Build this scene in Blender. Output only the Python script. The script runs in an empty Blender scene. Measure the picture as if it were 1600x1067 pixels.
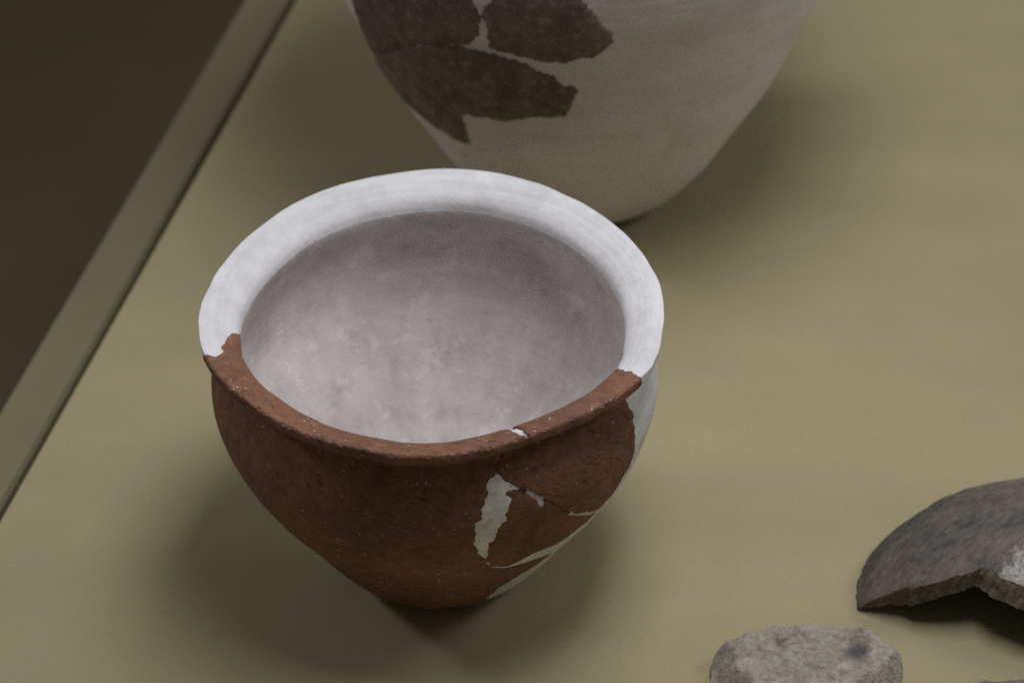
import bpy, bmesh, math, random, bisect
from mathutils import Vector, noise, Matrix
from mathutils.geometry import delaunay_2d_cdt

random.seed(7)
scene = bpy.context.scene
R = math.radians

# ------------------------------------------------------------------ camera
cd = bpy.data.cameras.new('camera')
cam = bpy.data.objects.new('camera', cd)
scene.collection.objects.link(cam)
cam.location = (0.03426, -0.95563, 0.87205)
_rx = Matrix.Rotation(R(90) - 0.66585, 4, 'X')
cam.rotation_euler = (_rx @ Matrix.Rotation(-0.01772, 4, 'Z')).to_euler()
cd.sensor_width = 22.3
cd.lens = 60.0
cd.clip_start = 0.05
cd.clip_end = 50
cd.dof.use_dof = True
cd.dof.focus_distance = 1.172
cd.dof.aperture_fstop = 4.8
cd.dof.aperture_blades = 7
scene.camera = cam

# ------------------------------------------------------------------ light
world = bpy.data.worlds.new('World')
scene.world = world
world.use_nodes = True
bg = world.node_tree.nodes['Background']
bg.inputs[0].default_value = (1.0, 0.94, 0.86, 1)
bg.inputs[1].default_value = 0.075

def case_lamp(loc, aim, power, sx, sy, col=(0.985, 0.98, 1.0)):
    l = bpy.data.lights.new('case_lamp', 'AREA')
    l.shape = 'RECTANGLE'; l.size = sx; l.size_y = sy; l.energy = power; l.color = col
    o = bpy.data.objects.new('case_lamp', l)
    scene.collection.objects.link(o)
    o.location = loc
    o.rotation_euler = (Vector(aim) - Vector(loc)).to_track_quat('-Z', 'Y').to_euler()
    return o

case_lamp((0.20, 0.03, 1.10), (0.10, 0.06, 0), 6.9, 0.58, 0.34)
case_lamp((-1.30, 0.52, 0.90), (0.05, 0.25, 0), 4.6, 0.26, 0.20)
case_lamp((0.95, 0.10, 0.80), (0.05, 0.10, 0), 2.1, 0.34, 0.24)

scene.view_settings.view_transform = 'Standard'
scene.view_settings.look = 'None'
scene.view_settings.exposure = 0.0
scene.view_settings.gamma = 1.0
scene.view_settings.use_curve_mapping = False
scene.cycles.use_denoising = False

# ------------------------------------------------------------------ material helpers
def mat(name, rough=0.85, spec=0.3):
    m = bpy.data.materials.new(name); m.use_nodes = True
    nt = m.node_tree
    b = nt.nodes['Principled BSDF']
    b.inputs['Roughness'].default_value = rough
    b.inputs['Specular IOR Level'].default_value = spec
    return m, nt, b
def N(nt, kind, **kw):
    n = nt.nodes.new(kind)
    for k, v in kw.items():
        if k in n.inputs: n.inputs[k].default_value = v
        else: setattr(n, k, v)
    return n
def L(nt, a, b): nt.links.new(a, b)
def coords(nt, kind='Object', scale=(1, 1, 1), rot=(0, 0, 0)):
    t = N(nt, 'ShaderNodeTexCoord'); mp = N(nt, 'ShaderNodeMapping')
    mp.inputs['Scale'].default_value = scale; mp.inputs['Rotation'].default_value = rot
    L(nt, t.outputs[kind], mp.inputs[0])
    return mp.outputs[0]
def tex(nt, vec, scale, detail=4, rough=0.6, dist=0.0):
    n = N(nt, 'ShaderNodeTexNoise'); n.inputs['Scale'].default_value = scale
    n.inputs['Detail'].default_value = detail; n.inputs['Roughness'].default_value = rough
    n.inputs['Distortion'].default_value = dist
    L(nt, vec, n.inputs['Vector'])
    return n.outputs['Fac']
def ramp(nt, fac, stops):
    r = N(nt, 'ShaderNodeValToRGB'); e = r.color_ramp.elements
    while len(e) < len(stops): e.new(0.5)
    for el, (p, c) in zip(e, stops):
        el.position = p; el.color = c if len(c) == 4 else (*c, 1)
    L(nt, fac, r.inputs[0]); return r.outputs[0]
def mix(nt, fac, a, b, mode='MIX'):
    m = N(nt, 'ShaderNodeMix', data_type='RGBA', blend_type=mode)
    for sock, v in ((m.inputs[0], fac), (m.inputs[6], a), (m.inputs[7], b)):
        if hasattr(v, 'is_linked'): L(nt, v, sock)
        elif isinstance(v, (int, float)): sock.default_value = v
        else: sock.default_value = (*v, 1)
    return m.outputs[2]
def math_(nt, op, a, b=0.0, clamp=False):
    m = N(nt, 'ShaderNodeMath', operation=op, use_clamp=clamp)
    for sock, v in ((m.inputs[0], a), (m.inputs[1], b)):
        if hasattr(v, 'is_linked'): L(nt, v, sock)
        else: sock.default_value = v
    return m.outputs[0]
def bump(nt, b, h, strength, dist):
    n = N(nt, 'ShaderNodeBump'); n.inputs['Strength'].default_value = strength; n.inputs['Distance'].default_value = dist
    L(nt, h, n.inputs['Height']); L(nt, n.outputs[0], b.inputs['Normal'])
    return n
def maprange(nt, v, a, b, c=0.0, d=1.0):
    n = N(nt, 'ShaderNodeMapRange'); L(nt, v, n.inputs[0])
    for i, x in enumerate((a, b, c, d)): n.inputs[i+1].default_value = x
    return n.outputs[0]

M = {}
# painted display board
m, nt, b = mat('khaki_board_paint', 0.7, 0.25); M['board'] = m
v = coords(nt)
c = ramp(nt, tex(nt, v, 9, 3), [(0.3, (0.352, 0.308, 0.180)), (0.7, (0.390, 0.343, 0.203))])
c = mix(nt, 0.5, c, ramp(nt, tex(nt, coords(nt, scale=(2, 9, 1)), 1.6, 2), [(0.35, (0.90, 0.90, 0.91)), (0.65, (1.06, 1.06, 1.05))]), 'MULTIPLY')  # wide soft bands of light across the board, put into the colour
dv = N(nt, 'ShaderNodeTexVoronoi'); dv.inputs['Scale'].default_value = 150; L(nt, v, dv.inputs['Vector'])
dc = N(nt, 'ShaderNodeSeparateColor'); L(nt, dv.outputs['Color'], dc.inputs[0])
dust = math_(nt, 'MULTIPLY', math_(nt, 'GREATER_THAN', dc.outputs[0], 0.975), maprange(nt, dv.outputs['Distance'], 0.05, 0.10, 0.45, 0))
c = mix(nt, dust, c, (0.55, 0.53, 0.46))
c = mix(nt, 0.06, c, ramp(nt, tex(nt, v, 420, 1, 0.7), [(0.35, (0.20, 0.18, 0.10)), (0.65, (0.5, 0.45, 0.29))]))
L(nt, c, b.inputs['Base Color'])
m, nt, b = mat('ledge_paint', 0.75, 0.2); M['ledge'] = m
v = coords(nt)
L(nt, ramp(nt, tex(nt, v, 14, 4), [(0.3, (0.200, 0.183, 0.110)), (0.7, (0.222, 0.203, 0.123))]), b.inputs['Base Color'])
m, nt, b = mat('dark_brown_floor', 0.8, 0.2); M['floor'] = m
v = coords(nt)
L(nt, ramp(nt, tex(nt, v, 3, 3), [(0.3, (0.098, 0.074, 0.039)), (0.7, (0.130, 0.097, 0.052))]), b.inputs['Base Color'])

def plaster(name, lo, hi, lines, lining=None, blot=42, grit=0.25):
    m, nt, b = mat(name, 0.9, 0.2)
    v = coords(nt)
    # coordinates that follow the turning of the pot: (radius, height, a little of the angle)
    sx = N(nt, 'ShaderNodeSeparateXYZ'); L(nt, v, sx.inputs[0])
    rad = math_(nt, 'SQRT', math_(nt, 'ADD', math_(nt, 'MULTIPLY', sx.outputs[0], sx.outputs[0]), math_(nt, 'MULTIPLY', sx.outputs[1], sx.outputs[1])))
    cb = N(nt, 'ShaderNodeCombineXYZ')
    L(nt, math_(nt, 'MULTIPLY', rad, 330), cb.inputs[0]); L(nt, math_(nt, 'MULTIPLY', sx.outputs[2], 150), cb.inputs[1]); L(nt, math_(nt, 'MULTIPLY', sx.outputs[0], 14), cb.inputs[2])
    turn = tex(nt, cb.outputs[0], 1.0, 2, 0.6)
    c = ramp(nt, tex(nt, v, blot, 4, 0.66, 0.5), [(0.34, lo), (0.58, hi)])
    fine = tex(nt, v, 170, 3, 0.7)
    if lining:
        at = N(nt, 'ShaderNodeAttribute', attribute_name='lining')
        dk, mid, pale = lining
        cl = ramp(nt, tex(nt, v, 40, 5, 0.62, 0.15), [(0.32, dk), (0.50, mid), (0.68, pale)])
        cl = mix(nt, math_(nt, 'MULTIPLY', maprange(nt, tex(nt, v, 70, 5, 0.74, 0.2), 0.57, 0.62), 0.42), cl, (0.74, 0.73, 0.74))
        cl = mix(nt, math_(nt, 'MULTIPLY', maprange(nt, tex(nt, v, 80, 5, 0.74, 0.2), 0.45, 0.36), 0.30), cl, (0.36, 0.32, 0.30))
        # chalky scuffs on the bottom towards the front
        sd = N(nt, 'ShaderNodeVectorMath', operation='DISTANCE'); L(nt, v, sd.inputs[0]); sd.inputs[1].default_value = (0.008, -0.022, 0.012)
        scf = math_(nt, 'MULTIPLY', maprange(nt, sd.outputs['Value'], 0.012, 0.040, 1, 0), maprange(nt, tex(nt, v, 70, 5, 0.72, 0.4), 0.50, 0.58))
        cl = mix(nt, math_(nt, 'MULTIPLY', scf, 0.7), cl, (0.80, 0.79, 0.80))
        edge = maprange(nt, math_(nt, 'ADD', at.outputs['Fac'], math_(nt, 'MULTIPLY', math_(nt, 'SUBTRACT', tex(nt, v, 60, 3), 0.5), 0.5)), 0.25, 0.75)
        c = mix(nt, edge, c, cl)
    c = mix(nt, grit, c, ramp(nt, fine, [(0.3, (0.72, 0.72, 0.72)), (0.7, (1.15, 1.15, 1.15))]), 'MULTIPLY')
    c = mix(nt, math_(nt, 'MULTIPLY', math_(nt, 'SUBTRACT', 1.0, math_(nt, 'MULTIPLY', edge, 0.75)), lines) if lining else lines, c, ramp(nt, turn, [(0.35, (0.78, 0.78, 0.79)), (0.60, (1.04, 1.04, 1.04))]), 'MULTIPLY')
    vo = N(nt, 'ShaderNodeTexVoronoi'); vo.inputs['Scale'].default_value = 95
    L(nt, v, vo.inputs['Vector'])
    sp = math_(nt, 'MULTIPLY', maprange(nt, vo.outputs['Distance'], 0.05, 0.13, 1, 0), maprange(nt, tex(nt, v, 40, 1), 0.56, 0.66), True)
    c = mix(nt, math_(nt, 'MULTIPLY', sp, 0.45), c, tuple(x*0.55 for x in lo))
    L(nt, c, b.inputs['Base Color'])
    hh = math_(nt, 'ADD', math_(nt, 'MULTIPLY', fine, 1.0), math_(nt, 'MULTIPLY', turn, 0.7))
    bump(nt, b, hh, 0.6, 0.0008)
    return m
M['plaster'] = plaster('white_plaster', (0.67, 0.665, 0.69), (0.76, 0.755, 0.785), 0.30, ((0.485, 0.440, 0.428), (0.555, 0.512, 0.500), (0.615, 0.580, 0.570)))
M['fill'] = plaster('grey_filler', (0.72, 0.71, 0.725), (0.86, 0.855, 0.87), 0.15, None, 160, 0.6)
M['pot_plaster'] = plaster('grey_plaster', (0.65, 0.600, 0.600), (0.73, 0.685, 0.690), 0.22, None, 18, 0.05)

def terracotta():
    m, nt, b = mat('terracotta', 0.82, 0.3)
    v = coords(nt); uv = coords(nt, 'UV', (1, 1, 1))
    c = ramp(nt, tex(nt, v, 22, 6, 0.6, 0.5), [(0.32, (0.130, 0.066, 0.042)), (0.5, (0.228, 0.109, 0.069)), (0.68, (0.310, 0.150, 0.092))])
    c = mix(nt, 0.40, c, ramp(nt, tex(nt, v, 210, 3, 0.75), [(0.3, (0.08, 0.036, 0.023)), (0.55, (0.235, 0.105, 0.062)), (0.75, (0.40, 0.24, 0.17))]))
    # the wall keeps a brown stain that has worn off along the rim
    su = N(nt, 'ShaderNodeSeparateXYZ'); L(nt, uv, su.inputs[0])
    worn = maprange(nt, math_(nt, 'ADD', su.outputs[1], math_(nt, 'MULTIPLY', math_(nt, 'SUBTRACT', tex(nt, v, 70, 3), 0.5), 0.012)), 0.199, 0.206)
    stain = math_(nt, 'MULTIPLY', math_(nt, 'SUBTRACT', 1.0, worn), maprange(nt, tex(nt, v, 16, 4, 0.6), 0.25, 0.6, 1.0, 0.55))
    c = mix(nt, stain, c, mix(nt, 1.0, c, (0.84, 0.82, 0.78), 'MULTIPLY'))
    # grey-brown smudges of old dirt
    c = mix(nt, math_(nt, 'MULTIPLY', maprange(nt, tex(nt, v, 34, 5, 0.65, 0.6), 0.50, 0.72), 0.55), c, (0.12, 0.085, 0.062))
    # diagonal wiping scratches, in clusters
    us = N(nt, 'ShaderNodeMapping'); us.inputs['Scale'].default_value = (190, 760, 1); L(nt, coords(nt, 'UV', rot=(0, 0, R(36))), us.inputs[0]); us = us.outputs[0]
    sc = tex(nt, us, 1.0, 3, 0.6)
    us2 = N(nt, 'ShaderNodeMapping'); us2.inputs['Scale'].default_value = (40, 600, 1); L(nt, coords(nt, 'UV', rot=(0, 0, R(8))), us2.inputs[0]); us2 = us2.outputs[0]
    sc2 = tex(nt, us2, 1.0, 3, 0.6)
    clus = maprange(nt, tex(nt, uv, 38, 3), 0.43, 0.58)
    dark = math_(nt, 'MULTIPLY', maprange(nt, sc, 0.57, 0.66), clus, True)
    c = mix(nt, math_(nt, 'MULTIPLY', dark, 0.75), c, (0.040, 0.020, 0.013))
    lite = math_(nt, 'MULTIPLY', maprange(nt, sc, 0.42, 0.33), clus, True)
    c = mix(nt, math_(nt, 'MULTIPLY', lite, 0.22), c, (0.36, 0.235, 0.17))
    # tiny specks of plaster left on the surface
    vo = N(nt, 'ShaderNodeTexVoronoi'); vo.inputs['Scale'].default_value = 620; vo.inputs['Randomness'].default_value = 1
    wob = N(nt, 'ShaderNodeVectorMath', operation='ADD'); L(nt, v, wob.inputs[0])
    wn = N(nt, 'ShaderNodeTexNoise'); wn.inputs['Scale'].default_value = 700; L(nt, v, wn.inputs['Vector'])
    ws = N(nt, 'ShaderNodeVectorMath', operation='SCALE'); L(nt, wn.outputs['Color'], ws.inputs[0]); ws.inputs['Scale'].default_value = 0.0014
    L(nt, ws.outputs[0], wob.inputs[1]); L(nt, wob.outputs[0], vo.inputs['Vector'])
    pick = N(nt, 'ShaderNodeSeparateColor'); L(nt, vo.outputs['Color'], pick.inputs[0])
    thr = maprange(nt, tex(nt, v, 60, 3, 0.6), 0.50, 0.70, 0.994, 0.55)
    on = math_(nt, 'GREATER_THAN', pick.outputs[0], thr)
    size = maprange(nt, pick.outputs[1], 0, 1, 0.06, 0.32)
    dot = math_(nt, 'MULTIPLY', on, math_(nt, 'LESS_THAN', vo.outputs['Distance'], size))
    c = mix(nt, math_(nt, 'MULTIPLY', dot, 0.8), c, (0.58, 0.54, 0.50))
    L(nt, c, b.inputs['Base Color'])
    h = math_(nt, 'ADD', math_(nt, 'MULTIPLY', sc, -0.5), math_(nt, 'MULTIPLY', tex(nt, v, 420, 2, 0.7), 0.9))
    h = math_(nt, 'ADD', h, math_(nt, 'MULTIPLY', sc2, 0.5))
    h = math_(nt, 'ADD', h, math_(nt, 'MULTIPLY', dot, 0.7))
    h = math_(nt, 'ADD', h, math_(nt, 'MULTIPLY', tex(nt, v, 75, 3, 0.6), 1.5))
    bump(nt, b, h, 0.7, 0.0007)
    return m
M['terracotta'] = terracotta()

def dark_clay(name, c0, c1, c2, pale):
    m, nt, b = mat(name, 0.85, 0.25)
    v = coords(nt)
    c = ramp(nt, tex(nt, v, 60, 5, 0.7, 0.5), [(0.34, c0), (0.5, c1), (0.64, c2)])
    c = mix(nt, math_(nt, 'MULTIPLY', maprange(nt, tex(nt, v, 190, 3, 0.7), 0.54, 0.66), 0.6), c, pale)
    L(nt, c, b.inputs['Base Color'])
    bump(nt, b, tex(nt, v, 240, 5, 0.7), 0.7, 0.001)
    return m
M['pot_sherd'] = dark_clay('dark_coarse_clay', (0.108, 0.097, 0.077), (0.152, 0.131, 0.104), (0.195, 0.177, 0.147), (0.31, 0.285, 0.25))
m, nt, b = mat('crack_shade_paint', 0.8, 0.2); M['crack_shade'] = m  # dark brown colour standing in for the shade inside the narrow cracks
v = coords(nt)
L(nt, ramp(nt, tex(nt, v, 300, 3), [(0.3, (0.035, 0.020, 0.013)), (0.7, (0.075, 0.042, 0.026))]), b.inputs['Base Color'])

# ------------------------------------------------------------------ object helpers
C = scene.collection
def link(o, parent=None):
    C.objects.link(o)
    if parent: o.parent = parent
    return o
def obj(name, verts, faces, material, parent=None, uvs=None, smooth=True, loc=None):
    me = bpy.data.meshes.new(name)
    if loc:
        verts = [(x-loc[0], y-loc[1], z-loc[2]) for x, y, z in verts]
    me.from_pydata(verts, [], faces)
    if uvs:
        ul = me.uv_layers.new(name='UVMap')
        for lp in me.loops: ul.data[lp.index].uv = uvs[lp.vertex_index]
    if smooth: me.polygons.foreach_set('use_smooth', [True]*len(me.polygons))
    me.materials.append(material)
    me.validate(); me.update()
    o = bpy.data.objects.new(name, me)
    if loc and not parent: o.location = loc
    return link(o, parent)
def tag(o, label=None, cat=None, group=None, kind=None):
    for k, v in (('label', label), ('category', cat), ('group', group), ('kind', kind)):
        if v: o[k] = v
    return o
def thing(name, label, cat, loc):
    o = bpy.data.objects.new(name, None); o.empty_display_size = 0.02
    o.location = loc; link(o)
    return tag(o, label, cat)

# ------------------------------------------------------------------ revolved surfaces
# ---- shared surface maths (pasted into scene.py) ----
def catmull(pts, n=10):
    out = []
    P = [pts[0]] + list(pts) + [pts[-1]]
    for i in range(1, len(P) - 2):
        p0, p1, p2, p3 = P[i-1], P[i], P[i+1], P[i+2]
        for k in range(n):
            t = k / n
            out.append(tuple(0.5*((2*b) + (c-a)*t + (2*a-5*b+4*c-d)*t*t + (3*b-a-3*c+d)*t**3)
                             for a, b, c, d in zip(p0, p1, p2, p3)))
    out.append(tuple(pts[-1]))
    return out

class Revolved:
    """Surface of revolution given by an outside profile; s is arc length in metres."""
    def __init__(self, prof, centre, wob, shear=(0, 0)):
        self.p = catmull(prof); self.c = centre; self.wob = wob; self.shear = shear
        self.s = [0.0]
        for a, b in zip(self.p, self.p[1:]):
            self.s.append(self.s[-1] + math.hypot(b[0]-a[0], b[1]-a[1]))
        self.total = self.s[-1]
    def rz(self, s):
        s = min(max(s, 0), self.total)
        i = min(bisect.bisect_right(self.s, s) - 1, len(self.p) - 2)
        d = self.s[i+1] - self.s[i]
        t = (s - self.s[i]) / d if d > 1e-12 else 0
        a, b = self.p[i], self.p[i+1]
        return a[0] + (b[0]-a[0])*t, a[1] + (b[1]-a[1])*t
    def at(self, th, s, off=0.0):
        r, z = self.rz(s)
        if off:
            e = 0.0008
            r0, z0 = self.rz(s - e); r1, z1 = self.rz(s + e)
            tr, tz = r1 - r0, z1 - z0
            l = math.hypot(tr, tz) or 1
            r += tz / l * off; z -= tr / l * off
        r *= 1 + self.wob(th, z)
        return (self.c[0] + r*math.cos(th) + self.shear[0]*z, self.c[1] + r*math.sin(th) + self.shear[1]*z, self.c[2] + z)
    def s_at(self, fn):
        return next(s for (r, z), s in zip(self.p, self.s) if fn(r, z, s))

RIM = [(-164,101.8),(-153,101.3),(-138,99.7),(-127,100.1),(-117,100.6),(-106,100.6),(-97,102.0),(-85,101.5),(-77,100.2),(-66,98.6),(-57,98.9),(-48,99.8),(-37,102.0),
       (-27,103.4),(-22,102.5),(-10,100.7),(-2,100.0),(5,99.6),(16,98.7),(28,98.5),(39,98.8),(51,99.6),(63,101.2),(77,102.6),(86,102.9),(103,101.3),(114,101.2),(129,100.2),
       (144,98.2),(158,98.4),(170,99.3),(179,100.7),(187,101.2),(196,101.8)]
def rim_wob(th, z):
    d = math.degrees(th)
    while d < -164: d += 360
    while d >= 196: d -= 360
    for (a, ra), (b, rb) in zip(RIM, RIM[1:]):
        if a <= d <= b:
            t = (d-a)/(b-a); t = t*t*(3-2*t)
            w = min(max((z - 0.112) / 0.02, 0), 1)
            return ((ra + (rb-ra)*t) / 100.0 - 1) * (0.12 + 0.88*w)
    return 0
BOWL_OUT = [(0.0,0.0015),(0.030,0.001),(0.0365,0.0003),(0.0416,0.0022),(0.0499,0.0088),(0.0592,0.0215),(0.0699,0.0388),(0.0823,0.0574),(0.0932,0.0790),
            (0.0985,0.0990),(0.0977,0.1135),(0.0945,0.1235),(0.0918,0.1296),(0.0917,0.1335),(0.0946,0.1360),(0.0985,0.1380),(0.1001,0.1389),(0.1006,0.1394),(0.1007,0.1402),(0.1007,0.1422),(0.1006,0.1429),(0.1001,0.1433),
            (0.0988,0.1430),(0.0944,0.1418),(0.0901,0.1399),(0.0866,0.1375),(0.0846,0.1347),(0.0839,0.1314)]
BOWL_IN = [(0.0839,0.1314),(0.0847,0.1265),(0.0878,0.1175),(0.0897,0.1045),(0.0855,0.0860),(0.0740,0.0690),(0.0600,0.0535),(0.0450,0.0425),(0.0280,0.0360),(0.0,0.0338)]
POT_OUT = [(0.0,0.002),(0.034,0.001),(0.0405,0.0005),(0.0470,0.0030),(0.0590,0.0110),(0.0738,0.0300),(0.0880,0.0550),(0.1045,0.0850),(0.1190,0.1200),(0.1342,0.1600),
           (0.1460,0.2000),(0.1500,0.2350),(0.1440,0.2700),(0.1290,0.2980),(0.1150,0.3120),(0.1120,0.3220),(0.1190,0.3330),(0.1230,0.3370),(0.1200,0.3390),(0.1120,0.3330),(0.1060,0.3210)]
POT_IN = [(0.1060,0.3210),(0.1080,0.3110),(0.1220,0.2940),(0.1370,0.2680),(0.1430,0.2350),(0.1390,0.2000),(0.1270,0.1600),(0.1120,0.1200),(0.0970,0.0850),(0.0800,0.0550),(0.0640,0.0310),(0.0450,0.0160),(0.0,0.0120)]
def pot_wob(th, z):
    return 0.006*math.sin(2*th+0.6) + 0.004*math.sin(3*th + z*30)
BOWL_C = (0.0, 0.0, 0.0); POT_C = (0.0743, 0.2988, 0.0)

# ------------------------------------------------------------------ the case: board, ledge, floor below
EX0, EX1 = Vector((-0.2105, 0.0244)), Vector((-0.0939, 0.4952))
ed = (EX1 - EX0).normalized(); en = Vector((-ed.y, ed.x))         # along the edge, and out of the board
def along(t, off): p = EX0 + ed*t + en*off; return (p.x, p.y)
def slab(name, poly, z0, z1, bev, material):
    bm = bmesh.new()
    lo = [bm.verts.new((x, y, z0)) for x, y in poly]
    f = bm.faces.new(lo)
    r = bmesh.ops.extrude_face_region(bm, geom=[f])
    for v_ in r['geom']:
        if isinstance(v_, bmesh.types.BMVert): v_.co.z = z1
    bmesh.ops.recalc_face_normals(bm, faces=bm.faces)
    bmesh.ops.bevel(bm, geom=[e for e in bm.edges if all(abs(v_.co.z - z1) < 1e-6 for v_ in e.verts)], offset=bev, segments=3, affect='EDGES')
    me = bpy.data.meshes.new(name); bm.to_mesh(me); bm.free(); me.materials.append(material)
    return link(bpy.data.objects.new(name, me))
board = slab('display_board', [along(-0.75, 0), (1.0, -0.75), (1.0, 1.1), along(1.05, 0)], -0.022, 0.0, 0.0012, M['board'])
tag(board, 'khaki painted display board under the pots', kind='structure')
ledge = slab('case_ledge', [along(-0.75, 0.0192), along(1.05, 0.0198), along(1.05, 0.0490), along(-0.75, 0.0460)], -0.045, -0.030, 0.0015, M['ledge'])
tag(ledge, 'olive ledge running along the edge of the board', kind='structure')
fl = slab('floor', [(-1.6, -1.2), (1.4, -1.2), (1.4, 2.0), (-1.6, 2.0)], -0.42, -0.40, 0.001, M['floor'])
tag(fl, 'dark brown floor below the case', kind='structure')

# ------------------------------------------------------------------ pots
def lathe_body(name, surf_out, inside, centre, wob, material, parent, n=288, jit=0.0005, seed=0.0, inset=None):
    prof = surf_out.p + catmull(inside)[1:]
    verts, faces = [], []
    base = Vector(centre)
    rows = []
    lin = []; nout = len(surf_out.p)
    for q, (r, z) in enumerate(prof):
        ins = min(max((q - nout + 5)/11.0, 0), 1)
        if r < 1e-5:
            rows.append([len(verts)]); verts.append((0, 0, z)); lin.append(ins); continue
        row = []
        for k in range(n):
            th = 2*math.pi*k/n - math.pi
            zz = z; rr = r*(1 + wob(th, z))
            x, y = rr*math.cos(th), rr*math.sin(th)
            if inset and q < nout:
                k3 = inset(th, surf_out.s[q])
                if k3:
                    p3 = surf_out.at(th, surf_out.s[q], -k3); x, y, zz = p3[0]-base.x, p3[1]-base.y, p3[2]-base.z
            d = jit*(noise.noise(Vector((x*28+seed, y*28, z*28))) + 0.5*noise.noise(Vector((x*90, y*90+seed, z*90))))
            k2 = 1 + d/max(rr, 0.02)
            row.append(len(verts)); verts.append((x*k2, y*k2, zz + (d if r < 0.05 and z > 0.005 else 0))); lin.append(ins)
        rows.append(row)
    for a, b_ in zip(rows, rows[1:]):
        if len(a) == 1: faces += [(a[0], b_[(k+1) % n], b_[k]) for k in range(n)]
        elif len(b_) == 1: faces += [(a[k], a[(k+1) % n], b_[0]) for k in range(n)]
        else: faces += [(a[k], a[(k+1) % n], b_[(k+1) % n], b_[k]) for k in range(n)]
    o = obj(name, verts, faces, material, parent)
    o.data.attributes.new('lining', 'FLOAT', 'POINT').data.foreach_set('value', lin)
    return o

def ragged(poly, step, amp, rnd):
    """subdivide a polygon (metres) and roughen its outline like a fracture"""
    out = []
    for (x0, y0, f0), (x1, y1, f1) in zip(poly, poly[1:] + poly[:1]):
        l = math.hypot(x1-x0, y1-y0); n = max(1, int(l/step))
        nx, ny = (-(y1-y0)/l, (x1-x0)/l) if l > 0 else (0, 0)
        for k in range(n):
            t = k/n
            x, y = x0+(x1-x0)*t, y0+(y1-y0)*t
            if f0 and (k or True):
                a = amp*(noise.noise(Vector((x*420, y*420, rnd)))*0.9 + noise.noise(Vector((x*1400, y*1400, rnd)))*0.6)
                x += nx*a; y += ny*a
            out.append((x, y))
    return out
def inside_poly(p, poly):
    x, y = p; c = False; j = len(poly)-1
    for i in range(len(poly)):
        xi, yi = poly[i]; xj, yj = poly[j]
        if (yi > y) != (yj > y) and x < (xj-xi)*(y-yi)/(yj-yi)+xi: c = not c
        j = i
    return c
class EdgeHash:
    def __init__(self, poly, d):
        self.d = d; self.h = {}
        for q in poly: self.h.setdefault((int(q[0]//d), int(q[1]//d)), []).append(q)
    def near(self, p):
        i, j = int(p[0]//self.d), int(p[1]//self.d); d2 = self.d**2
        return any((p[0]-q[0])**2 + (p[1]-q[1])**2 < d2 for a in (i-1, i, i+1) for c in (j-1, j, j+1) for q in self.h.get((a, c), ()))

def triangulate(outline, grid, keep, rows=()):
    xs = [p[0] for p in outline]; ys = [p[1] for p in outline]
    pts = [Vector(p) for p in outline]; nb = len(pts)
    edges = [(i, (i+1) % nb) for i in range(nb)]
    y = min(ys); row = 0; eh = EdgeHash(outline, keep)
    while y < max(ys):
        x = min(xs) + (grid/2 if row % 2 else 0)
        while x < max(xs):
            p = (x + random.uniform(-.15, .15)*grid, y + random.uniform(-.15, .15)*grid)
            if not eh.near(p) and inside_poly(p, outline): pts.append(Vector(p))
            x += grid
        y += grid*0.87; row += 1
    for ry in rows:
        x = min(xs)
        while x < max(xs):
            p = (x + random.uniform(-.1, .1)*grid, ry)
            if not eh.near(p) and inside_poly(p, outline): pts.append(Vector(p))
            x += grid*0.8
    v, e, f, ov, oe, of = delaunay_2d_cdt(pts, edges, [], 1, 1e-7)
    bound = {}
    for tri in f:
        for i in range(3):
            a, b_ = tri[i], tri[(i+1) % 3]
            bound[(a, b_)] = bound.get((a, b_), 0) + 1
    rim = [(a, b_) for (a, b_) in bound if (b_, a) not in bound]
    return [tuple(q) for q in v], [tuple(t) for t in f], rim

def sherd_on(name, surf, path, scale, material, parent, grid=0.0026, lift=0.0006, edge_lift=0.00025, under=-0.0012, step=0.0007, amp=0.0009, seed=0.0, bumpy=0.00018, rows=()):
    """a fragment lying in a revolved surface; path holds (theta, s, ragged)"""
    pl = [(th*scale, s, f) for th, s, f in path]
    outline = ragged(pl, step, amp, seed)
    v, f, rim = triangulate(outline, grid, 0.0009, rows)
    rimset = {i for e in rim for i in e}
    verts, uvs = [], []
    for i, (x, y) in enumerate(v):
        d = bumpy*noise.noise(Vector((x*70, y*70, seed))) + bumpy*0.7*noise.noise(Vector((x*210, y*210, seed)))
        verts.append(Vector(surf.at(x/scale, y, edge_lift if i in rimset else lift + d)))
        uvs.append((x, y))
    if (verts[f[0][1]]-verts[f[0][0]]).cross(verts[f[0][2]]-verts[f[0][0]]).dot(verts[f[0][0]] - Vector(surf.c) - Vector((0, 0, 0.03))) < 0:
        pass
    faces = list(f); low = {}
    for a, b_ in rim:
        for i in (a, b_):
            if i not in low:
                low[i] = len(verts); x, y = v[i]
                verts.append(Vector(surf.at(x/scale, y, under))); uvs.append((x, y))
        faces.append((b_, a, low[a], low[b_]))
    c0 = Vector(surf.c)
    o = obj(name, [tuple(p - c0) for p in verts], faces, material, parent, uvs)
    bm = bmesh.new(); bm.from_mesh(o.data); bmesh.ops.recalc_face_normals(bm, faces=bm.faces)
    # an open shell: make the big face point away from the axis
    s = sum((1 if fc.normal.xy.dot(fc.calc_center_median().xy) > 0 else -1) * fc.calc_area() for fc in bm.faces if 0.02 < fc.calc_center_median().z < 0.12 or surf.total > 0.3)
    if s < 0: bmesh.ops.reverse_faces(bm, faces=bm.faces)
    for e in bm.edges:
        if len(e.link_faces) == 2 and e.calc_face_angle(0) > 0.42: e.smooth = False
    bm.to_mesh(o.data); bm.free()
    return o

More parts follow.
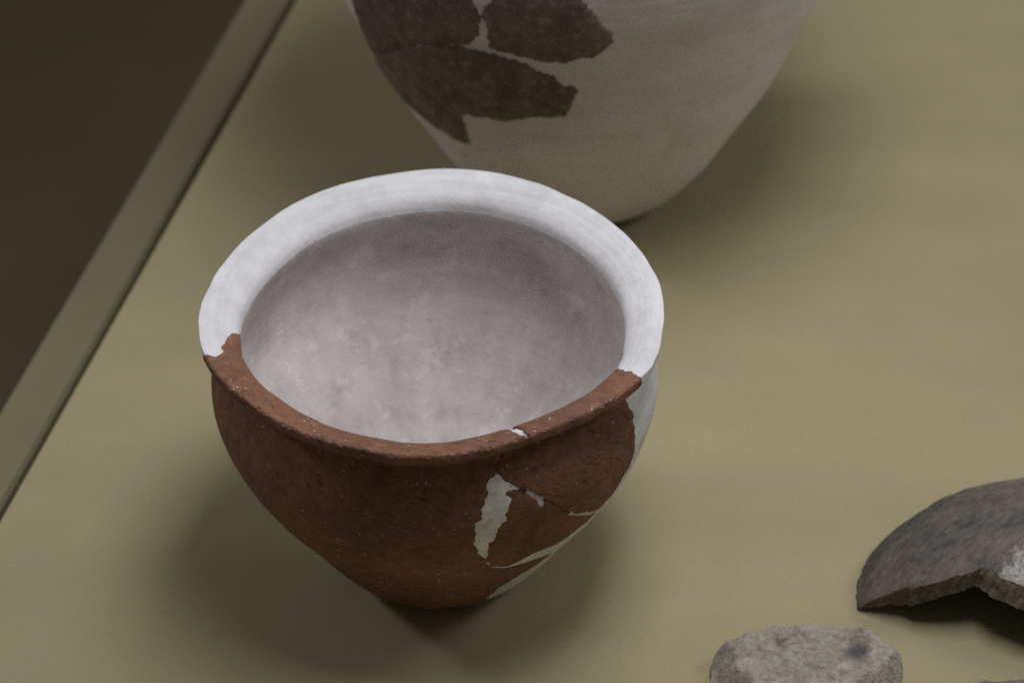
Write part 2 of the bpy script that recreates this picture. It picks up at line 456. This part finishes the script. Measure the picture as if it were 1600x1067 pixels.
def strip_on(name, surf, path, scale, width, off, material, parent):
    verts, faces = [], []
    c0 = Vector(surf.c); fine = []
    for (a, b_), (c, d) in zip(path, path[1:]):
        for k in range(6): fine.append((a+(c-a)*k/6, b_+(d-b_)*k/6))
    fine.append(path[-1])
    for i, (th, s) in enumerate(fine):
        j0, j1 = fine[max(i-1, 0)], fine[min(i+1, len(fine)-1)]
        dx, dy = (j1[0]-j0[0])*scale, j1[1]-j0[1]; l = math.hypot(dx, dy) or 1
        w = width*(0.5 + 0.2*noise.noise(Vector((th*60, s*600, 3))))
        for sg in (-1, 1):
            verts.append(tuple(Vector(surf.at(th - sg*dy/l*w/scale, s + sg*dx/l*w, off)) - c0))
    for i in range(len(fine)-1): faces.append((2*i, 2*i+1, 2*i+3, 2*i+2))
    return obj(name, verts, faces, material, parent)

def rag(pts): return [(a, b_, True) for a, b_ in pts]
def arc(t0, t1, s, n): return [(t0+(t1-t0)*k/n, s, False) for k in range(n+1)]

# --- the restored bowl
bowl = thing('restored_bowl', 'terracotta bowl with flared rim, its back half restored in white plaster', 'bowl', BOWL_C)
SB = Revolved(BOWL_OUT, BOWL_C, rim_wob)
def lip_inset(th, s):
    # under the terracotta rim the plaster keeps clear of the fragments
    if th > 1.0: th -= 2*math.pi
    a = min(max((th + 2.80)/0.10, 0), 1)*min(max((-0.60 - th)/0.10, 0), 1)
    c_ = min(max((s - 0.190)/0.006, 0), 1)
    return 0.0009*a*c_
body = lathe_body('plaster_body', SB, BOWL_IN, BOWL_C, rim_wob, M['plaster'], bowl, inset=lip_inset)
tag(body, 'white plaster body and back rim of the bowl')
TH = SB.total - 0.0004
rimL = [(-3.0358,.22502),(-3.0239,.22311),(-2.9956,.22048),(-2.9438,.21862),(-2.9094,.2177),(-2.8715,.21537),(-2.85,.21464),(-2.8309,.21504),(-2.8085,.2137),(-2.7926,.21052),(-2.7988,.20819)]
rimR = [(-.4597,.2245),(-.4697,.2226),(-.5102,.2171),(-.5185,.21403),(-.5312,.21076),(-.546,.20797)]
neckR = [(-0.5352,0.18552),(-0.5296,0.18209),(-0.5165,0.17778),(-0.5057,0.1739),(-0.5223,0.17295),(-0.5059,0.16793),(-0.5171,0.16105),(-0.5077,0.15353),(-0.5145,0.14673),(-0.5573,0.14164),(-0.5745,0.13402),(-0.62,0.1308),(-0.6667,0.12811)]
s2bot = [(-0.7254,0.13103),(-0.8042,0.13709),(-0.8848,0.142),(-0.9661,0.1498),(-1.0099,0.1553),(-1.0477,0.15952),(-1.0814,0.16341),(-1.1016,0.16552),(-1.1499,0.16943),(-1.1966,0.17257),(-1.2214,0.17413),(-1.2529,0.17725),(-1.278,0.18025)]
crack = [(-1.2815,0.1813),(-1.279,0.1833),(-1.2675,0.1851),(-1.2542,0.1869),(-1.2,0.1933),(-1.165,0.1993),(-1.155,0.2058)]
lipL = [(-1.1650,.2068),(-1.1754,.20832),(-1.1858,.21159),(-1.1999,.21426),(-1.196,.2180)]
lipR = [(-1.1432,.20688),(-1.1546,.21028),(-1.1484,.21297)]
patchL = [(-1.2972,0.1798),(-1.3158,0.1791),(-1.3231,0.17525),(-1.3228,0.1726),(-1.3316,0.16817),(-1.351,0.16601),(-1.3503,0.16038),(-1.3824,0.15874),(-1.3767,0.15289),(-1.3835,0.14528),(-1.3735,0.14167),(-1.3583,0.13581),(-1.3384,0.1289)]
patchR = [(-1.2541,0.17645),(-1.204,0.17162),(-1.2483,0.17183),(-1.2594,0.17109),(-1.2406,0.16762),(-1.2517,0.16368),(-1.2711,0.16034),(-1.2613,0.1572),(-1.2898,0.15635),(-1.3002,0.15225),(-1.3141,0.145),(-1.3395,0.14354),(-1.3392,0.13638),(-1.3358,0.1293)]
s3top = [(-1.198,0.1711),(-1.1567,0.1681),(-1.1321,0.16563),(-1.1154,0.16303),(-1.0976,0.15912),(-1.0755,0.15778),(-1.08,0.1619),(-1.0475,0.1586),(-1.0085,0.1543),(-0.962,0.1486),(-0.94,0.1448),(-0.9012,0.14121),(-0.8494,0.13715),(-0.7509,0.12989)]
s3bot = [(-1.2960,.1186),(-1.2603,.11563),(-1.1932,.11209),(-1.142,.11426),(-1.0632,.1186),(-.9591,.1178),(-.8952,.1165),(-.83,.1180)]
s1bot = [(-1.2968,.1178),(-1.274,.1146),(-1.1792,.1078),(-1.1097,.1066),(-1.00,.1052),(-.86,.1010),(-.88,.0900),(-1.02,.0830),(-1.1291,.0755)]
g = 0.0022
SCL = 0.085
FOOT = 0.0375
def s_of(r, z): return min(zip(SB.p, SB.s), key=lambda q: (q[0][0]-r)**2 + (q[0][1]-z)**2)[1]
LO, UP = s_of(0.1006, 0.1394), s_of(0.1006, 0.1429)           # lower and upper arris of the lip
LIPROWS = [0.1865 + 0.0009*k for k in range(15)] + [LO - 0.0011, LO - 0.0004, LO, LO + 0.0004, LO + 0.0012, (LO+UP)/2, UP - 0.0010, UP - 0.0004, UP, UP + 0.0004, UP + 0.0011, UP + 0.0022] + [UP + 0.0035 + 0.0013*k for k in range(12)]
s1 = (rag([(t-g, s) for t, s in crack]) + rag(lipL) + arc(-1.205, -3.09, TH, 40) + rag(rimL) + rag([(-2.84,.2035),(-2.92,.1960),(-3.05,.186),(-3.15,.170),(-3.28,.150),(-3.3,.120),(-3.25,.080),(-3.0,.060)])
      + arc(-2.9, -1.25, FOOT, 40) + rag(s1bot[::-1]) + rag([(t - (0.012 if 0.131 < s_ < 0.1785 else 0), s_) for t, s_ in patchL[::-1]]))
sherd_on('sherd', SB, s1, SCL, M['terracotta'], bowl, seed=1.3, rows=LIPROWS)['label'] = 'large terracotta fragment forming the left front wall'
s2 = (arc(-1.156, -0.445, TH, 22) + rag(rimR) + rag([(-.545,.199),(-.545,.190)]) + rag(neckR) + rag(s2bot) + rag([(t+g, s) for t, s in crack]) + rag(lipR))
sherd_on('sherd', SB, s2, SCL, M['terracotta'], bowl, seed=4.1, rows=LIPROWS)['label'] = 'upper right terracotta fragment with a piece of rim'
s3 = rag(s3top) + rag([(-.68,.1270),(-.74,.1215)]) + rag(s3bot[::-1]) + rag([(t + (0.008 if 0.131 < s_ < 0.1705 else 0), s_) for t, s_ in patchR[::-1]])
sherd_on('sherd', SB, s3, SCL, M['terracotta'], bowl, seed=8.7)['label'] = 'small lower right terracotta fragment below the crack'
fill = rag([(t-0.020, s) for t, s in patchL[1:-1]]) + rag([(-1.336, .1305)]) + rag([(t+0.016, s) for t, s in patchR[::-1]]) + rag([(-1.275,.1808)])
sherd_on('plaster_fill', SB, fill, SCL, M['fill'], bowl, grid=0.0012, lift=0.00035, edge_lift=0.0002, under=-0.0008, amp=0.0003, seed=6.6, bumpy=0.00035)['label'] = 'pale grey filler between the fragments'
strip_on('crack_shade_strip', SB, crack, SCL, 0.0014, 0.00012, M['crack_shade'], bowl)  # dark strip laid in the crack to paint its shade
strip_on('crack_shade_strip', SB, [(-1.0800,.1622),(-1.0475,.1589),(-1.0085,.1546),(-.9630,.1490),(-.93,.1455)], SCL, 0.0010, 0.00012, M['crack_shade'], bowl)
strip_on('crack_shade_strip', SB, [(-1.2050,.1723),(-1.1770,.1705),(-1.1600,.1693)], SCL, 0.0014, 0.00012, M['crack_shade'], bowl)

# --- the big jar behind
pot = thing('restored_jar', 'big grey plaster jar with dark clay fragments, standing behind the bowl', 'jar', POT_C)
SP = Revolved(POT_OUT, POT_C, pot_wob)
pb = lathe_body('plaster_body', SP, POT_IN, POT_C, pot_wob, M['pot_plaster'], pot, jit=0.0006, seed=5.0)
tag(pb, 'grey plaster body of the jar')
potA = [(-2.6236,.22536),(-2.6585,.21538),(-2.7462,.1871),(-2.6986,.18072),(-2.473,.20226),(-2.2282,.2258),(-2.105,.23132),(-2.0443,.23334),(-2.002,.23664),(-1.9643,.24382),(-1.9499,.25536),(-1.9482,.26204),(-1.9691,.2664),(-1.9594,.28486),(-2.05,.30),(-2.3,.29),(-2.55,.262)]
potB = [(-2.0458,.23232),(-2.0098,.23251),(-1.9385,.232),(-1.8694,.2309),(-1.8072,.22812),(-1.763,.22255),(-1.7093,.21981),(-1.6891,.21538),(-1.6681,.21189),(-1.6242,.21105),(-1.6195,.20734),(-1.6432,.19755),(-1.6632,.1876),(-1.7233,.18486),(-1.7713,.18634),(-1.8543,.18238),(-1.9251,.17764),(-2.0117,.17718),(-2.0984,.17548),(-2.1617,.17334),(-2.1671,.16126),(-2.1786,.14685),(-2.2217,.14551),(-2.3216,.14622),(-2.4387,.14939),(-2.56,.152),(-2.72,.160),(-2.80,.172),(-2.72,.1795),(-2.4789,.2012),(-2.2306,.2249),(-2.1067,.2305)]
potC = [(-1.9337,.23648),(-1.9247,.25038),(-1.9359,.2581),(-1.9251,.26543),(-1.8959,.2693),(-1.8795,.28726),(-1.80,.30),(-1.66,.2955),(-1.5988,.27441),(-1.5802,.26988),(-1.5571,.26473),(-1.537,.25671),(-1.5064,.25371),(-1.4968,.2504),(-1.5036,.24394),(-1.5334,.23899),(-1.5529,.23574),(-1.6228,.23488),(-1.6642,.23127),(-1.7265,.23061),(-1.779,.23216),(-1.8408,.23412),(-1.9039,.23513)]
for pth, sd, lb in ((potA, 2.2, 'dark clay fragment at the left of the jar'), (potB, 5.5, 'long lower dark clay fragment with a pointed tooth'), (potC, 9.1, 'upper middle dark clay fragment of the jar')):
    o = sherd_on('sherd', SP, rag(pth), 0.13, M['pot_sherd'], pot, grid=0.004, lift=0.0014, edge_lift=0.0007, under=-0.0015, step=0.0009, amp=0.0017, seed=sd, bumpy=0.0003)
    o['label'] = lb

# ------------------------------------------------------------------ loose sherds at the right
def arched_sherd():
    c = (0.2803, -0.0441, 0.0); a, b_, h = 0.0848, 0.0721, 0.0407
    m, nt, bs = mat('burnished_grey_clay', 0.75, 0.35)
    v = coords(nt)
    vs = coords(nt, scale=(1, 1, 1), rot=(0, 0, R(-40)))
    st = N(nt, 'ShaderNodeMapping'); st.inputs['Scale'].default_value = (150, 420, 300); L(nt, vs, st.inputs[0])
    col = ramp(nt, tex(nt, v, 34, 6, 0.62, 0.7), [(0.32, (0.040, 0.040, 0.041)), (0.45, (0.085, 0.078, 0.070)), (0.54, (0.150, 0.118, 0.094)), (0.66, (0.21, 0.175, 0.145))])
    col = mix(nt, 0.45, col, ramp(nt, tex(nt, st.outputs[0], 1.0, 5, 0.7), [(0.36, (0.035, 0.034, 0.033)), (0.62, (0.20, 0.18, 0.16))]))
    # pale crust by the broken edge
    geo = N(nt, 'ShaderNodeVectorMath', operation='DISTANCE'); L(nt, v, geo.inputs[0]); geo.inputs[1].default_value = (-0.0215, -0.018, 0.035)
    dd = math_(nt, 'ADD', geo.outputs['Value'], math_(nt, 'MULTIPLY', tex(nt, v, 110, 5, 0.75, 0.5), 0.034))
    crust = maprange(nt, dd, 0.0235, 0.0300, 0.9, 0)
    col = mix(nt, crust, col, ramp(nt, tex(nt, v, 420, 4, 0.7), [(0.35, (0.20, 0.18, 0.16)), (0.55, (0.52, 0.49, 0.46))]))
    L(nt, col, bs.inputs['Base Color'])
    bump(nt, bs, math_(nt, 'ADD', tex(nt, v, 300, 5, 0.7), math_(nt, 'ADD', tex(nt, st.outputs[0], 1.0, 4), math_(nt, 'MULTIPLY', math_(nt, 'MULTIPLY', tex(nt, v, 380, 4, 0.7), crust), 3.0))), 0.8, 0.0009)
    m2, nt, bs = mat('broken_clay_edge', 0.92, 0.15)
    v = coords(nt)
    L(nt, ramp(nt, tex(nt, v, 260, 5, 0.7), [(0.3, (0.11, 0.09, 0.068)), (0.55, (0.21, 0.18, 0.145)), (0.75, (0.38, 0.34, 0.29))]), bs.inputs['Base Color'])
    bump(nt, bs, tex(nt, v, 330, 5, 0.75), 1.0, 0.0016)
    front = [(-177, 88), (-174.9, 78.1), (-171.6, 64.3), (-170.7, 59.9), (-167.8, 56.6), (-165.8, 52.5), (-163.8, 46.2), (-159.4, 37.0), (-157.0, 29.3), (-150.9, 28.4),
             (-141.2, 29.0), (-134.6, 27.2), (-126.1, 27.8), (-114.6, 27.2), (-101.6, 30), (-89.7, 36.5), (-70, 50), (-52, 70), (-45, 88)]
    back = [(-45 + k*(228/30), 88) for k in range(1, 30)]
    poly = []
    for i, (az, pol) in enumerate(front + back):
        poly.append((math.radians(pol)*math.cos(math.radians(az)), math.radians(pol)*math.sin(math.radians(az)), i < len(front)-1))
    outl = ragged([(x*1.0, y*1.0, f) for x, y, f in poly], 0.012, 0.0, 2.0)
    outl = [(x*(1+0.022*noise.noise(Vector((x*14, y*14, 1)))+0.014*noise.noise(Vector((x*45, y*45, 4)))), y*(1+0.030*noise.noise(Vector((x*14, y*14, 7)))+0.018*noise.noise(Vector((x*45, y*45, 9))))) for x, y in outl]
    vv, ff, rim = triangulate(outl, 0.028, 0.010)
    TK = 0.0095
    def pt(x, y, off, wob=True):
        pol = math.hypot(x, y); az = math.atan2(y, x)
        n_ = Vector((math.cos(az)*math.sin(pol)/a, math.sin(az)*math.sin(pol)/b_, math.cos(pol)/h)).normalized()
        p = Vector((a*math.cos(az)*math.sin(pol), b_*math.sin(az)*math.sin(pol), h*math.cos(pol)))
        d = 0.0012*noise.noise(p*38) + 0.0006*noise.noise(p*110) + 0.0003*noise.noise(p*260) if wob else 0
        fl = max(0.0, (pol - 1.02)/0.5)**2*max(0.0, -math.cos(az))
        p.x -= 0.006*fl
        p = p + n_*(off + d); p.z = max(p.z, 0.0006)
        return p
    rimset = {i for e in rim for i in e}
    verts = [pt(x, y, -0.0004 if i in rimset else 0) for i, (x, y) in enumerate(vv)]
    uv_ = None; nv = len(verts)
    inner = [pt(x, y, -TK) for x, y in vv]
    top = [tuple(t) for t in ff]
    # outer shell + inner shell share a rough fracture band made of three rings
    verts += inner
    faces = top + [(t[0]+nv, t[2]+nv, t[1]+nv) for t in top]
    ringsidx = {}
    nouter = len(faces)
    for i in rimset:
        x, y = vv[i]
        ids = [i]
        l = math.hypot(x, y) or 1
        for q in (0.3, 0.62):
            p = pt(x, y, -TK*q)
            out_ = 0.0016*noise.noise(Vector((x*22, y*22, q*7))) + 0.0016*noise.noise(Vector((x*60, y*60, q*9)))
            dirv = (pt(x*1.01, y*1.01, -TK*q, False) - pt(x, y, -TK*q, False)).normalized()
            tilt = 0.0062*min(max((1.35 - l)/0.3, 0), 1)
            p = p + dirv*(out_ + tilt*q); p.z = max(p.z, 0.0006)
            ids.append(len(verts)); verts.append(p)
        verts[i+nv] = verts[i+nv] + dirv*(tilt + 0.0012*noise.noise(Vector((x*50, y*50, 3)))); verts[i+nv].z = max(verts[i+nv].z, 0.0006)
        ids.append(i+nv); ringsidx[i] = ids
    edge_faces = []
    for e0, e1 in rim:
        A, B = ringsidx[e0], ringsidx[e1]
        for k in range(3): edge_faces.append((B[k], A[k], A[k+1], B[k+1]))
    faces += edge_faces
    o = obj('arched_sherd', [tuple(p) for p in verts], faces, m)
    o.location = c
    o.data.materials.append(m2)
    for i in range(nouter, len(o.data.polygons)): o.data.polygons[i].material_index = 1
    bm = bmesh.new(); bm.from_mesh(o.data); bmesh.ops.recalc_face_normals(bm, faces=bm.faces)
    for e in bm.edges:
        if len(e.link_faces) == 2 and (e.link_faces[0].material_index != e.link_faces[1].material_index or e.calc_face_angle(0) > 0.6): e.smooth = False
    bm.to_mesh(o.data); bm.free()
    return tag(o, 'dark grey curved pot fragment arching over the board at the right edge', 'pot fragment')
arched_sherd()

def flat_sherd(name, label, outline, height, cuts, material, seed):
    """a lying fragment: star-shaped outline, uneven top, broken faces cut by planes"""
    cx = sum(p[0] for p in outline)/len(outline); cy = sum(p[1] for p in outline)/len(outline)
    pts = []
    P = outline; n = len(P)
    for i in range(n):
        p0, p1, p2, p3 = P[i-1], P[i], P[(i+1) % n], P[(i+2) % n]
        for k in range(12):
            t = k/12
            pts.append(tuple(0.5*((2*b_)+(c_-a_)*t+(2*a_-5*b_+4*c_-d_)*t*t+(3*b_-a_-3*c_+d_)*t**3) for a_, b_, c_, d_ in zip(p0, p1, p2, p3)))
    pts = [(cx+(x-cx)*q, cy+(y-cy)*q) for (x, y) in pts for q in [1 + 0.030*noise.noise(Vector((x*60, y*60, seed))) + 0.020*noise.noise(Vector((x*190, y*190, seed+1))) + 0.010*noise.noise(Vector((x*520, y*520, seed+2)))]]
    n = len(pts)
    fr = [k/34 for k in range(1, 35)]
    verts = [(0, 0, height)]; rows = []
    def top(x, y):
        z = height + 0.0014*noise.noise(Vector((x*45, y*45, seed))) + 0.0009*noise.noise(Vector((x*150, y*150, seed))) + 0.0005*noise.noise(Vector((x*380, y*380, seed)))
        for (px, py, pz, nx, ny, nz) in cuts:           # plane: keep below it
            zz = pz - ((x-px)*nx + (y-py)*ny)/nz
            zz += 0.0022*noise.noise(Vector((x*110, y*110, seed+3))) + 0.0014*noise.noise(Vector((x*380, y*380, seed+5)))
            z = min(z, zz)
        return z
    for f in fr:
        row = []
        for (x, y) in pts:
            X, Y = cx+(x-cx)*f, cy+(y-cy)*f
            z = top(X, Y)
            e = max(0, f-0.84)/0.16
            z = z*(1 - 0.42*e*e)
            row.append(len(verts)); verts.append((X-cx, Y-cy, max(z, 0.002)))
        rows.append(row)
    for q, sc_ in ((0.60, 1.012), (0.35, 1.005), (0.12, 0.97), (0.0, 0.93)):
        row = []
        for j, (x, y) in enumerate(pts):
            zt = verts[rows[33][j]][2]
            d = 1 + 0.014*noise.noise(Vector((x*150, y*150, q*8+seed)))
            row.append(len(verts)); verts.append(((x-cx)*sc_*d, (y-cy)*sc_*d, zt*q + 0.0003))
        rows.append(row)
    faces = [(0, rows[0][j], rows[0][(j+1) % n]) for j in range(n)]
    for A, B in zip(rows, rows[1:]):
        faces += [(A[j], B[j], B[(j+1) % n], A[(j+1) % n]) for j in range(n)]
    faces.append(tuple(rows[-1][::-1]))
    o = obj(name, verts, faces, material)
    o.location = (cx, cy, 0)
    return tag(o, label, 'pot fragment')

m, nt, b = mat('pale_stony_clay', 0.92, 0.15); M['pale'] = m
v = coords(nt)
c = ramp(nt, tex(nt, v, 60, 6, 0.68, 0.4), [(0.34, (0.18, 0.130, 0.095)), (0.43, (0.34, 0.295, 0.24)), (0.58, (0.45, 0.41, 0.355)), (0.70, (0.54, 0.505, 0.45))])
c = mix(nt, 0.38, c, ramp(nt, tex(nt, v, 260, 5, 0.78), [(0.36, (0.11, 0.09, 0.07)), (0.52, (0.38, 0.34, 0.29)), (0.68, (0.66, 0.62, 0.56))]))
dn = N(nt, 'ShaderNodeVectorMath', operation='DISTANCE'); L(nt, v, dn.inputs[0]); dn.inputs[1].default_value = (0.0195, 0.0015, 0.016)
dk = maprange(nt, math_(nt, 'ADD', dn.outputs['Value'], math_(nt, 'MULTIPLY', tex(nt, v, 120, 4, 0.7), 0.013)), 0.0085, 0.0145, 0.85, 0)
c = mix(nt, dk, c, (0.075, 0.075, 0.088))
L(nt, c, b.inputs['Base Color'])
bump(nt, b, math_(nt, 'ADD', tex(nt, v, 190, 6, 0.75), math_(nt, 'MULTIPLY', tex(nt, v, 650, 3), 0.6)), 1.0, 0.0014)
flat_sherd('flat_sherd', 'pale stony flat fragment with a bluish stain, lying below the arched fragment',
           [(.1204,-.0824),(.1233,-.0781),(.1327,-.0738),(.1420,-.0708),(.1510,-.0694),(.1675,-.0698),(.1812,-.0718),(.1932,-.0721),(.1959,-.0754),(.1995,-.0816),(.2033,-.0845),(.2036,-.0893),
            (.2025,-.0960),(.1998,-.1018),(.193,-.112),(.183,-.121),(.168,-.126),(.150,-.124),(.134,-.117),(.125,-.108),(.1210,-.0983),(.1205,-.0908)],
           0.0148, [(.1290,-.0890,.0138,-1.0,-0.25,0.85),(.1945,-.0975,.0128,0.80,-0.85,0.75)], M['pale'], 3.0)
m, nt, b = mat('grey_speckled_clay', 0.85, 0.3); M['greyclay'] = m
v = coords(nt)
c = ramp(nt, tex(nt, v, 90, 6, 0.7), [(0.3, (0.10, 0.098, 0.092)), (0.5, (0.19, 0.185, 0.178)), (0.7, (0.36, 0.355, 0.36))])
L(nt, c, b.inputs['Base Color'])
bump(nt, b, tex(nt, v, 220, 6, 0.75), 0.9, 0.0012)
flat_sherd('flat_sherd', 'grey speckled fragment just showing in the bottom right corner', 
           [(.2275,-.1080),(.2330,-.1045),(.2410,-.1038),(.2500,-.1026),(.2600,-.1020),(.2700,-.1040),(.2760,-.1110),(.2740,-.1200),(.2640,-.1290),(.2500,-.1330),(.2370,-.1290),(.2290,-.1190)],
           0.0110, [], M['greyclay'], 8.0)
